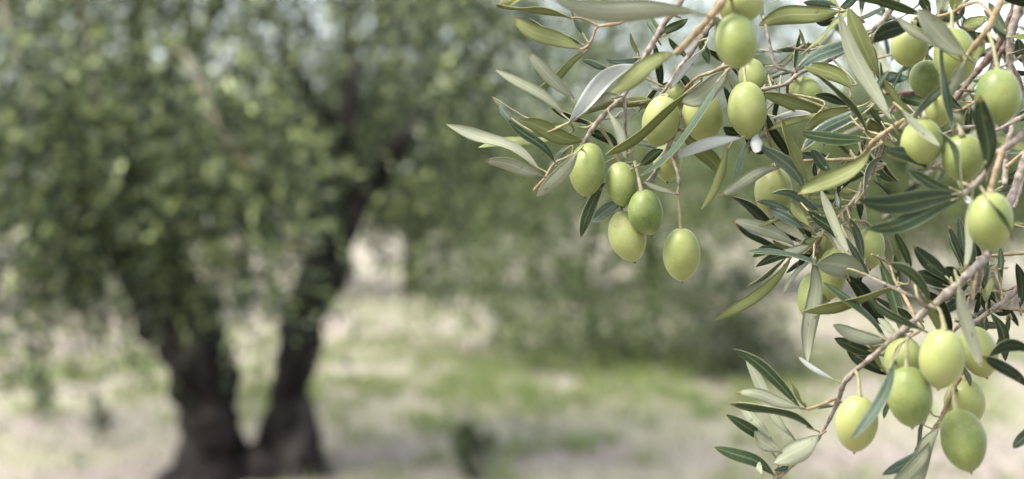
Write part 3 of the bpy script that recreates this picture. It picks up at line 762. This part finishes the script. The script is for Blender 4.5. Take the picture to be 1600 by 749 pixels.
# ---- tangled twigs in the middle: hub around (1360, 225) and (1300, 350)
F = Branch('tangled leafy twig at the centre of the right side, many narrow dark leaves', (1480, 120, 66))
F.twig([(1500, 110, 66, 4), (1465, 140, 64, 3.6), (1437, 174, 62, 3.6), (1410, 190, 61.5, 3.6), (1385, 206, 61.5, 3.4), (1365, 222, 62, 3.8), (1352, 238, 63, 3.2), (1338, 248, 65, 2.8), (1300, 250, 66, 2.6), (1258, 252, 66.5, 2.4), (1215, 262, 66.5, 1.6)], M_YOUNG, name='stem')
F.twig([(1383, 208, 62, 3), (1376, 235, 64, 3), (1366, 262, 66, 3), (1352, 288, 66, 2.8), (1330, 318, 66, 2.8), (1308, 342, 66, 3), (1290, 358, 65.5, 2.8), (1280, 378, 65.5, 2.4), (1272, 400, 65.5, 2)])
F.twig([(1308, 340, 66, 2.2), (1285, 346, 66, 2), (1266, 348, 66, 1.8), (1250, 352, 66, 1.4)], M_YOUNG)
F.twig([(1288, 360, 65.5, 2), (1268, 388, 65.4, 1.8), (1248, 394, 65.4, 1.4), (1232, 398, 65.4, 1.2)], M_YOUNG)
F.twig([(1380, 212, 62, 2.4), (1345, 200, 63, 1.6), (1320, 172, 64, 1.4), (1296, 172, 65, 1.2)], M_YOUNG)
F.twig([(1330, 318, 66, 1.8), (1330, 360, 66.6, 1.8), (1350, 390, 66.8, 1.8), (1356, 430, 65, 1.8)], M_YOUNG)
F.twig([(1290, 250, 66, 1.6), (1276, 275, 66, 1.6), (1262, 292, 65.6, 1.6), (1268, 320, 65.8, 1.4), (1278, 346, 66, 1.4)], M_YOUNG)
for a in [(1358, 216, 1275, 116, 8, 'Dg', -.06, 62.6), (1345, 166, 1258, 202, 24, 'Uo', -.05, 63.8), (1358, 216, 1247, 207, 20, 'Dg', .05, 62.2), (1366, 160, 1252, 236, 21, 'Db', -.05, 63.4),
          (1262, 288, 1221, 186, 14, 'Uo', .03, 64.2), (1198, 178, 1233, 246, 14, 'Dk', -.04, 65.6, .3), (1256, 296, 1188, 229, 22, 'Db', -.10, 64.4), (1184, 210, 1181, 240, 20, 'Uw', .0, 64.2, -.6), (1173, 218, 1146, 284, 9, 'Db', -.04, 64.4),
          (1218, 262, 1125, 305, 20, 'Up', -.04, 64.6), (1299, 271, 1268, 234, 17, 'Db', .03, 65), (1276, 281, 1272, 254, 8, 'Dk', .03, 65.2), (1361, 236, 1246, 304, 30, 'Uo', .07, 60.5, .5),
          (1278, 329, 1207, 302, 14, 'Db', -.10, 64.6), (1243, 335, 1183, 315, 12, 'Db', -.05, 64.8), (1256, 357, 1198, 326, 16, 'Db', -.04, 64.4), (1263, 353, 1236, 317, 14, 'Uo', .03, 64), (1251, 378, 1137, 305, 13, 'Dk', .02, 65.6),
          (1240, 381, 1142, 344, 23, 'Up', -.05, 65.2), (1226, 393, 1150, 350, 9, 'Dk', .03, 65.5), (1216, 341, 1185, 354, 7, 'Uo', .02, 64.8), (1265, 384, 1223, 393, 15, 'Up', .05, 64.8), (1275, 372, 1258, 378, 11, 'Uo', .1, 64.6),
          (1228, 393, 1176, 402, 16, 'Dg', -.12, 65.4), (1256, 398, 1181, 417, 15, 'Dg', -.10, 65), (1352, 430, 1169, 394, 8, 'Db', -.02, 63.6), (1234, 408, 1118, 500, 19, 'Uo', .07, 65.6), (1271, 404, 1262, 565, 26, 'Up', .02, 63.6, .3),
          (1353, 431, 1276, 412, 40, 'Up', -.08, 62.6), (1330, 404, 1282, 296, 16, 'Up', .02, 62.6), (1262, 330, 1318, 382, 18, 'Dg', .06, 63.6), (1328, 342, 1349, 404, 14, 'Db', .05, 64), (1322, 372, 1357, 428, 11, 'Db', -.02, 63.8),
          (1312, 330, 1308, 298, 10, 'Dg', .02, 64), (1308, 302, 1338, 264, 15, 'Dk', .05, 64.4), (1349, 302, 1384, 243, 9, 'Db', .12, 62.6), (1338, 300, 1300, 290, 16, 'Uo', .03, 66.5), (1385, 368, 1389, 412, 14, 'Up', .0, 67),
          (1392, 186, 1312, 22, 24, 'Up', .04, 58.5, .6), (1372, 118, 1325, 12, 27, 'Uo', .02, 61.5), (1410, 171, 1468, 228, 14, 'Up', -.03, 56.5), (1425, 186, 1487, 127, 13, 'Db', .03, 57.5), (1365, 260, 1372, 215, 8, 'Dg', .02, 67), (1350, 226, 1366, 262, 5, 'Dk', 0, 66.5),
          (1384, 200, 1355, 160, 10, 'Dg', .04, 66.5), (1390, 210, 1345, 185, 18, 'Uo', .04, 67.5), (1400, 200, 1440, 215, 18, 'Dg', .04, 68), (1370, 150, 1388, 110, 14, 'Dg', .04, 68)]:
    F.leaf(*a)

# ---- lower branch, ending in the leafy fork at the bottom
G = Branch('main lower branch sloping down left to a fork of leaves above the bottom edge', (1640, 170, 62))
G.twig([(1640, 170, 63, 6.5), (1610, 230, 63, 6.2), (1580, 310, 62, 6.2), (1556, 370, 60.5, 6), (1543, 397, 60, 6), (1530, 412, 59.5, 7), (1514, 428, 59, 6), (1494, 446, 58.5, 5.4), (1462, 474, 58.5, 5.4), (1430, 500, 59, 5), (1395, 530, 59.5, 4.6), (1360, 560, 60, 4.3), (1336, 580, 60.5, 4), (1318, 600, 61, 4.2), (1311, 622, 61.5, 3.6), (1298, 652, 62, 3.2), (1283, 677, 62.5, 3.6), (1266, 703, 63, 2.6), (1245, 722, 63, 2.8), (1225, 739, 63, 3), (1205, 762, 63, 2)], name='stem')
G.twig([(1311, 620, 61.5, 2.4), (1285, 632, 61.5, 2.4), (1262, 639, 61.5, 2.2), (1248, 636, 61.5, 2)], M_YOUNG)
G.twig([(1532, 412, 59.8, 5), (1530, 440, 61, 4.5), (1516, 470, 62, 4), (1506, 500, 62.5, 3.6), (1490, 518, 63, 3), (1484, 530, 63, 2.4)])
G.twig([(1524, 425, 59.2, 3.4), (1522, 445, 58.8, 3), (1520, 470, 58.8, 2.4)], M_YOUNG)
G.twig([(1450, 482, 58.4, 3), (1430, 466, 57.5, 2.6), (1400, 452, 58, 2.4), (1375, 440, 60, 2.4), (1354, 430, 61.5, 2.2)])
G.twig([(1430, 498, 59, 2.8), (1424, 485, 60, 2.8), (1412, 462, 61, 2.6), (1398, 438, 62, 2), (1388, 412, 63, 1.8), (1362, 398, 62.5, 1.6)], M_YOUNG)
G.twig([(1420, 510, 59.2, 3), (1440, 514, 58, 2.6), (1420, 528, 58, 2.2), (1400, 545, 58.5, 2), (1396, 560, 58.5, 1.8)], M_YOUNG)
G.twig([(1316, 600, 61, 2), (1306, 594, 61, 1.6)], M_STALK)
G.twig([(1225, 739, 63, 2.4), (1210, 741, 63, 2)], M_YOUNG)
for a in [(1488, 442, 1427, 383, 24, 'Dk', .03, 60.5), (1486, 449, 1425, 428, 22, 'Dk', -.05, 60.8), (1502, 436, 1476, 418, 21, 'Dk', .05, 61), (1453, 470, 1386, 411, 17, 'Dg', -.12, 57.5), (1424, 424, 1398, 360, 13, 'Dg', -.03, 60.5),
          (1446, 452, 1487, 518, 25, 'Dk', .03, 60.8), (1440, 460, 1468, 520, 14, 'Uo', .03, 60.6), (1503, 462, 1472, 488, 17, 'Dk', .05, 61.5), (1498, 444, 1533, 573, 22, 'Up', -.03, 55.5, .6),
          (1320, 430, 1384, 510, 25, 'Dk', .03, 62.5), (1373, 404, 1407, 518, 21, 'Dg', .04, 63), (1383, 527, 1284, 441, 11, 'Dg', -.07, 60.5), (1440, 515, 1356, 464, 14, 'Dg', .06, 57.2), (1396, 449, 1252, 487, 15, 'Uo', .04, 61),
          (1389, 533, 1302, 508, 23, 'Up', .06, 60.4), (1370, 552, 1304, 529, 20, 'Dk', .05, 61), (1388, 586, 1321, 541, 25, 'Dk', .03, 61.4), (1384, 582, 1358, 536, 9, 'Uo', .02, 60.8), (1403, 522, 1372, 498, 13, 'Up', .04, 60),
          (1248, 634, 1146, 546, 19, 'Dg', -.06, 61), (1237, 682, 1165, 561, 19, 'Up', .03, 62.6), (1249, 637, 1150, 614, 20, 'Up', -.04, 60.8), (1262, 640, 1233, 588, 5, 'Uo', .03, 61.6), (1272, 671, 1140, 631, 12, 'Dg', -.04, 62.4), (1203, 684, 1158, 626, 18, 'Up', .04, 62.2),
          (1205, 701, 1135, 648, 17, 'Dg', -.04, 62.8), (1219, 706, 1179, 674, 22, 'Up', .10, 62.2), (1209, 742, 1116, 699, 21, 'Dg', -.06, 62.6), (1279, 681, 1210, 724, 36, 'Up', .03, 61.4), (1191, 742, 1178, 711, 11, 'Up', .02, 62),
          (1304, 594, 1246, 556, 9, 'Uw', .04, 61), (1312, 630, 1278, 639, 6, 'Db', .0, 62), (1397, 562, 1331, 686, 19, 'Db', .08, 55.2, .5), (1390, 620, 1381, 654, 9, 'Dg', 0, 60.5),
          (1245, 724, 1210, 735, 10, 'Db', .03, 63.2), (1540, 398, 1537, 452, 12, 'Dk', .02, 62), (1492, 452, 1506, 500, 14, 'Dg', .03, 62.5), (1430, 505, 1402, 480, 14, 'Dg', .03, 62)]:
    G.leaf(*a)

# ---- fruiting shoot at the bottom right
H = Branch('short fruiting shoot hanging at bottom right with two grey leaves below', (1506, 498, 62.5))
H.twig([(1506, 498, 62.5, 3.4), (1515, 520, 61.5, 3), (1508, 555, 61.5, 3), (1502, 584, 60.5, 3.4), (1491, 604, 60, 3.4), (1481, 628, 60, 3.2), (1471, 653, 60, 3), (1459, 671, 60, 2.6), (1453, 685, 60, 2)], M_YOUNG, name='stem')
H.twig([(1470, 652, 60, 1.4), (1460, 650, 60, 1.2), (1452, 642, 60, 1)], M_YOUNG)
H.twig([(1459, 671, 60, 1.2), (1446, 666, 60, 1), (1440, 660, 60, .9)], M_YOUNG)
for a in [(1453, 684, 1379, 742, 20, 'Db', .10, 60), (1452, 690, 1392, 764, 24, 'Up', .06, 59.6), (1468, 668, 1428, 770, 28, 'Up', -.07, 59.4), (1447, 650, 1431, 708, 7, 'Db', -.03, 60.6), (1506, 572, 1516, 604, 9, 'Db', .04, 59.4)]:
    H.leaf(*a)

# ---- near sprig on the right with the large dark leaves
I = Branch('near twig at the right edge with large dark leaves pointing left', (1640, 160, 56))
I.twig([(1640, 160, 57, 5.5), (1610, 197, 56.5, 5.5), (1588, 219, 56, 5.5), (1566, 235, 56, 6), (1552, 244, 56, 5), (1540, 270, 56, 4.4), (1519, 292, 56, 4.2), (1502, 305, 56, 4)], M_STEM, name='stem')
I.twig([(1566, 235, 56, 5.5), (1558, 262, 55.6, 5), (1550, 288, 55.4, 5), (1543, 312, 55.2, 4)], M_YOUNG)
I.twig([(1520, 292, 56, 3.4), (1500, 284, 57.5, 2.6), (1474, 266, 58.5, 2.2), (1452, 262, 58.5, 2)], M_YOUNG)
for a in [(1503, 303, 1342, 314, 34, 'Dk', .05, 55.8, -.5), (1501, 309, 1354, 358, 26, 'Dg', .05, 55.8, -.5), (1448, 262, 1381, 234, 22, 'Dk', -.10, 57.5), (1497, 299, 1418, 266, 18, 'Dg', .06, 56.2), (1503, 298, 1466, 205, 9, 'Dg', -.10, 55.4),
          (1541, 268, 1531, 149, 29, 'Dk', -.04, 54.8, -.4), (1546, 314, 1583, 376, 7, 'Dg', .06, 53.0, .1), (1521, 300, 1507, 422, 11, 'Up', -.02, 57.2), (1505, 308, 1520, 316, 10, 'Uw', 0, 57)]:
    I.leaf(*a)

# ---- brown woody twigs at the top right against the sky
J = Branch('bare reddish brown twigs crossing at top right against the white sky', (1600, -30, 70))
J.twig([(1600, -30, 70, 6.5), (1592, 13, 70, 6.5), (1583, 42, 70, 6), (1578, 74, 70, 5.5), (1579, 112, 70, 5), (1584, 170, 70, 4.6), (1573, 240, 69, 4.4), (1570, 290, 68, 4)], M_STEM, name='stem')
J.twig([(1592, -10, 71, 5.5), (1581, 20, 71, 5.2), (1572, 44, 71, 5), (1561, 70, 71, 5), (1543, 92, 71, 4.8), (1520, 120, 71, 4.6), (1486, 164, 71, 4.2), (1468, 186, 71, 3.6), (1450, 214, 71, 3)], M_BROWN)
J.twig([(1578, 56, 70.5, 4), (1562, 84, 70.6, 3.6), (1550, 108, 70.6, 3), (1530, 140, 70.6, 2.4), (1500, 141, 70.6, 2)], M_BROWN)
J.twig([(1625, 60, 70, 3), (1596, 88, 70, 2.6), (1560, 106, 70, 2), (1540, 116, 70, 1.6)])
J.twig([(1578, 96, 70, 3.4), (1590, 120, 70, 3.2), (1602, 150, 70, 3)], M_BROWN)
J.twig([(1610, 176, 69, 3.2), (1580, 192, 69, 3), (1554, 204, 69, 2.6), (1520, 198, 69, 2.6), (1492, 204, 69, 3), (1470, 212, 69, 2)])
J.twig([(1509, 160, 70.8, 1.8), (1522, 160, 70, 1.6), (1500, 172, 70, 1.6), (1486, 174, 70.5, 1.4)], M_YOUNG)
J.twig([(1480, 136, 70.5, 3), (1440, 143, 70, 3), (1405, 147, 69.5, 2.8), (1384, 146, 69.5, 2)], M_BROWN)
J.twig([(1408, 148, 69.5, 3), (1398, 165, 69.5, 3), (1390, 176, 69.5, 2.4)], M_BROWN)
J.twig([(1540, -20, 71, 3), (1506, 6, 71, 3.4), (1496, 30, 71, 3), (1503, 46, 71, 1.6), (1522, 48, 71, 1)], M_BROWN)
J.twig([(1610, 260, 68, 5), (1598, 276, 67, 4.8), (1590, 300, 66, 4.6), (1583, 326, 65.5, 3.8)])
J.twig([(1610, 232, 68, 3.6), (1590, 246, 68, 3), (1572, 262, 68, 2.6)], M_YOUNG)
J.twig([(1460, -20, 72, 2), (1420, 20, 72, 1.8), (1352, 55, 72, 1.6), (1320, 60, 72, 1.2)], M_BROWN)
J.twig([(1450, 70, 71, 1.4), (1400, 84, 71, 1.6), (1362, 94, 71, 1.6)], M_YOUNG)
for a in [(1576, 56, 1545, 4, 16, 'Dg', .03, 70), (1562, -8, 1625, 6, 30, 'Dk', .05, 69), (1540, 26, 1505, 42, 22, 'Uo', .05, 70), (1578, 58, 1640, 60, 11, 'Uo', .02, 69.5), (1580, 84, 1625, 78, 9, 'Dg', .02, 69.5), (1505, 4, 1488, 34, 18, 'Dg', .05, 71),
          (1516, 166, 1508, 215, 12, 'Dg', .02, 70), (1572, 210, 1562, 170, 14, 'Dk', .02, 69.4), (1586, 190, 1620, 172, 18, 'Dk', .02, 69.4), (1560, 284, 1630, 262, 14, 'Dk', .02, 68.4), (1552, 302, 1620, 276, 17, 'Db', .02, 68.4), (1568, 240, 1625, 240, 7, 'Db', 0, 68.6),
          (1376, 128, 1362, 70, 9, 'Dg', .02, 70), (1392, 145, 1412, 104, 7, 'Dg', .02, 70), (1384, 144, 1376, 98, 6, 'Dg', .02, 70), (1370, 120, 1418, 122, 18, 'Db', .0, 70.5), (1400, 150, 1450, 165, 18, 'Dg', .03, 71), (1348, 58, 1400, 28, 7, 'Dg', .02, 72), (1352, 62, 1405, 38, 6, 'Dg', .02, 72),
          (1445, 70, 1408, 112, 12, 'Dg', .03, 71.5), (1460, 200, 1420, 220, 18, 'Dg', .03, 71), (1590, 120, 1570, 150, 14, 'Dg', .03, 70.5), (1600, 100, 1590, 60, 18, 'Dg', .03, 71), (1470, 190, 1440, 150, 16, 'Dk', .03, 71.5), (1480, 10, 1455, 40, 16, 'Up', .03, 71.5)]:
    J.leaf(*a)

# ---- near sprig at the top right, pale leaves over the hidden olives
K = Branch('blurred near sprig at top right with a broad grey leaf over olives', (1580, -40, 57))
K.twig([(1580, -40, 57, 5), (1564, 2, 57, 5), (1552, 28, 57, 5), (1542, 48, 57, 5.2), (1522, 74, 57.5, 5), (1505, 96, 58, 4.4)], M_YOUNG, name='stem')
K.twig([(1552, 26, 57, 3), (1530, 4, 58, 3), (1505, 10, 59, 3), (1488, 20, 60, 2.6), (1462, 26, 60.5, 2.4), (1440, 24, 60.5, 2.4), (1424, 34, 60.5, 2)], M_YOUNG)
for a in [(1508, 86, 1434, 14, 34, 'Up', .05, 56.5), (1508, 96, 1484, 152, 20, 'Up', -.04, 57), (1466, 74, 1402, 28, 15, 'Up', .03, 58), (1424, 40, 1361, 66, 27, 'Dk', -.08, 59.6), (1442, 24, 1312, -2, 16, 'Dg', -.05, 59.6), (1470, 70, 1491, 214, 11, 'Dg', -.03, 56.5, -.2),
          (1536, 58, 1522, 92, 20, 'Uo', .03, 58.5), (1454, 22, 1440, -10, 16, 'Dg', .05, 60), (1462, 30, 1500, 26, 18, 'Dg', .03, 60.5), (1490, 20, 1500, -16, 22, 'Uo', .03, 60.5), (1466, 24, 1478, -14, 22, 'Up', .03, 61), (1432, 30, 1452, 50, 20, 'Dk', .03, 60)]:
    K.leaf(*a)

# ---- twig at the lower right edge
Lb = Branch('pink brown twig entering from the lower right edge behind the pale leaf', (1640, 415, 64))
Lb.twig([(1640, 415, 64, 5), (1600, 444, 64, 4.6), (1570, 470, 64, 4.4), (1545, 488, 64, 4.2), (1526, 502, 64, 3.6), (1512, 512, 64, 2.4)], name='stem')
Lb.twig([(1630, 492, 64.5, 2.6), (1598, 486, 64.5, 2.4), (1572, 482, 64.5, 2.2), (1556, 482, 64.3, 1.8)], M_YOUNG)
Lb.twig([(1598, 445, 64, 2.4), (1578, 452, 64.5, 2.4), (1560, 456, 65, 2), (1535, 452, 65.5, 1.8)])
Lb.twig([(1566, 472, 64, 2), (1564, 452, 64.5, 2.2), (1556, 428, 65, 2), (1558, 412, 65, 1.4)], M_YOUNG)
Lb.twig([(1630, 394, 66, 3), (1600, 396, 66, 3), (1570, 398, 66, 2.6), (1530, 402, 66.5, 2)], M_YOUNG)
Lb.twig([(1535, 452, 65.5, 2), (1520, 436, 66, 2), (1508, 424, 66, 1.6)], M_YOUNG)
for a in [(1549, 490, 1571, 564, 17, 'Dg', .10, 63.6), (1553, 488, 1584, 485, 11, 'Dk', -.05, 64.6), (1594, 480, 1588, 412, 16, 'Dk', -.08, 63.6), (1512, 400, 1498, 340, 14, 'Db', .03, 65.6), (1526, 424, 1509, 362, 20, 'Db', .03, 65.8), (1508, 426, 1482, 353, 10, 'Dk', -.03, 65.6), (1500, 416, 1483, 366, 8, 'Dg', 0, 66),
          (1565, 446, 1562, 384, 10, 'Dg', .0, 65.2), (1540, 472, 1551, 432, 15, 'Uo', .05, 63.6), (1560, 454, 1544, 424, 17, 'Uw', .0, 65.5), (1605, 604, 1535, 557, 19, 'Dk', -.04, 57.5), (1612, 548, 1546, 556, 20, 'Dk', -.18, 58.5), (1612, 664, 1583, 700, 18, 'Dg', .05, 60),
          (1540, 494, 1534, 520, 15, 'Db', .04, 64.6), (1536, 458, 1543, 486, 16, 'Dk', .03, 65.6), (1600, 350, 1583, 352, 10, 'Uo', 0, 66.5), (1540, 455, 1500, 470, 12, 'Dk', 0.04, 66)]:
    Lb.leaf(*a)
Lb.twig([(1625, 560, 59, 3), (1608, 575, 58.5, 3), (1606, 604, 58, 2.4), (1614, 640, 60, 2), (1612, 662, 60, 2)], M_YOUNG)

# ---- small side leaves set along the inner parts of the tangle
RF = random.Random(31)
for br, cnt, x0, x1, y0, y1 in ((F, 46, 1230, 1500, 110, 420), (J, 38, 1330, 1620, -10, 260), (E, 12, 1190, 1420, -10, 150), (G, 14, 1380, 1600, 380, 560), (Lb, 12, 1500, 1620, 380, 520), (B, 8, 1020, 1170, 0, 260)):
    pool = [p for p in br.nodes if x0 < p[0] < x1 and y0 < p[1] < y1]
    for k in range(cnt):
        nx, ny, nd = RF.choice(pool)
        an = RF.gauss(math.radians(170), 1.3); ln = RF.uniform(42, 84)
        d_ = max(nd, 67) + RF.uniform(.3, 4)
        br.leaf(nx + math.cos(an) * 5, ny + math.sin(an) * 5, nx + math.cos(an) * ln, ny + math.sin(an) * ln, RF.uniform(6, 12), RF.choice(['Dg', 'Dg', 'Db', 'Dk', 'Dk', 'Up', 'Uo']), RF.uniform(-.09, .09), d_)

# ---- soft twigs of the same tree further back on the right
M = Branch('out of focus twigs behind everything at the upper right', (1640, -20, 84))
M.twig([(1640, -20, 84, 4), (1590, 30, 84, 4), (1530, 90, 84, 3.6), (1460, 130, 84, 3.2), (1380, 180, 84, 2.6), (1300, 220, 84, 2)], M_STEM, name='stem')
M.twig([(1640, 150, 86, 4), (1580, 190, 86, 3.4), (1500, 230, 86, 3), (1430, 290, 86, 2.4), (1380, 340, 86, 2)], M_STEM)
M.twig([(1540, 84, 84, 3), (1470, 50, 84, 2.6), (1400, 40, 84, 2.4), (1320, 60, 84, 2), (1260, 100, 84, 1.6)], M_STEM)
RM = random.Random(9)
for k in range(46):
    nx, ny, nd = RM.choice(M.nodes)
    an = RM.uniform(0, 6.28); ln = RM.uniform(45, 85)
    M.leaf(nx + math.cos(an) * 4, ny + math.sin(an) * 4, nx + math.cos(an) * ln, ny + math.sin(an) * ln, RM.uniform(8, 15), RM.choice(['Dg', 'Dg', 'Dk', 'Db', 'Up', 'Uo']), RM.uniform(-.08, .08), nd)

# ---- olives: (x, y, width, height, tilt, depth cm, label, branch, stalk joins at)
for a in [
    (918, 265, 57, 84, 5, 65.0, 'leftmost olive, touching a pale grey leaf', A, (906, 236)),
    (971, 288, 52, 70, -6, 65.2, 'rounded olive just right of the leftmost one', A, (934, 196)),
    (1010, 332, 56, 72, -14, 64.6, 'olive resting over the lowest of the left bunch', A, (992, 254)),
    (981, 369, 57, 82, -14, 65.6, 'lowest olive of the left bunch, partly behind its neighbour', A, (993, 255)),
    (1065, 398, 60, 84, -3, 65.0, 'lone olive hanging on a long straight stalk', B, (1059, 302)),
    (1044, 252, 47, 66, 4, 68.0, 'shaded olive behind the kinked twig above the lone hanging olive', B, (1058, 200)),
    (1032, 190, 58, 80, 14, 65.4, 'olive crossed by a narrow dark leaf, left of the pair', B, (1023, 157)),
    (1099, 182, 66, 82, -4, 65.6, 'olive under a pale leaf and crossed by a thin bluish one', B, (1095, 120)),
    (1168, 172, 61, 88, -4, 64.4, 'long upright olive between the bluish leaf and white leaf', B, (1162, 108, 65)),
    (1056, 152, 44, 42, 10, 67.0, 'small olive end peeping out below a white leaf', B, (1060, 122)),
    (1175, 122, 42, 62, 0, 67.0, 'dark olive hidden between the two long pale ones', B, (1160, 80, 66.4)),
    (1150, 65, 67, 86, -2, 54.6, 'large blurred pale olive at the top centre', Cn, (1140, -8)),
    (1156, 4, 74, 70, 0, 55.6, 'blurred olive cut off by the top edge', Cn, (1150, -36)),
    (1260, 152, 56, 66, -30, 67.2, 'olive with a bright white shine behind a horizontal leaf', E, (1243, 120)),
    (1208, 300, 58, 80, 2, 67.4, 'shaded olive behind bluish leaves below the white leaf', F, (1215, 262)),
    (1300, 428, 48, 80, 6, 65.4, 'olive half covered by a broad pale leaf', F, (1286, 364)),
    (1270, 462, 50, 76, 12, 66.0, 'olive behind the hanging vertical leaf', F, (1276, 392)),
    (1286, 384, 34, 46, 4, 66.4, 'small olive tucked under the tangled hub of twigs', F, (1296, 354)),
    (1360, 388, 44, 66, 4, 66.8, 'small olive behind the green leaf at centre right', F, (1340, 346)),
    (1548, 346, 70, 92, -3, 54.4, 'big pale olive at the right, above the branch bend', I, (1544, 308)),
    (1440, 224, 63, 78, 4, 57.8, 'olive with a pale narrow leaf across its top', F, (1436, 175)),
    (1505, 247, 64, 74, -6, 57.6, 'olive left of the large black vertical leaf', J, (1490, 205)),
    (1560, 151, 68, 86, -4, 56.2, 'bright yellowish olive near the right edge', K, (1544, 50)),
    (1420, 70, 60, 68, 10, 60.8, 'olive under a black leaf near the top', K, (1426, 32)),
    (1492, 88, 66, 88, -6, 59.6, 'big olive behind the broad grey blurred leaf', K, (1488, 20)),
    (1449, 124, 54, 60, 0, 62.0, 'dark shaded olive in the gap below the black leaf', K, (1446, 24)),
    (1465, 172, 44, 56, 0, 64.0, 'shaded olive deep behind crossing green leaves', J, (1466, 140)),
    (1471, 561, 70, 93, 3, 56.0, 'biggest olive of the lower bunch, hanging under the branch', G, (1456, 480)),
    (1421, 620, 68, 95, -6, 56.8, 'olive with pointed end left in the lower bunch', G, (1418, 528)),
    (1411, 562, 58, 72, 8, 59.4, 'pale olive squeezed behind two others under the branch', G, (1406, 524)),
    (1529, 550, 60, 80, -14, 60.0, 'olive behind the hanging pale strap leaf', H, (1506, 502)),
    (1508, 630, 62, 76, -6, 60.4, 'shaded olive with a dark spot behind the lowest one', H, (1500, 588)),
    (1505, 688, 70, 98, -10, 57.6, 'lowest olive, pointed, at the bottom right', H, (1491, 606)),
    (1339, 662, 65, 90, 3, 58.6, 'olive overlapped by a bluish leaf at the lower left end', G, (1336, 580)),
]:
    olive(*a, lean=random.uniform(-14, 14), mark=(1497, 612) if a[0] == 1508 else None)
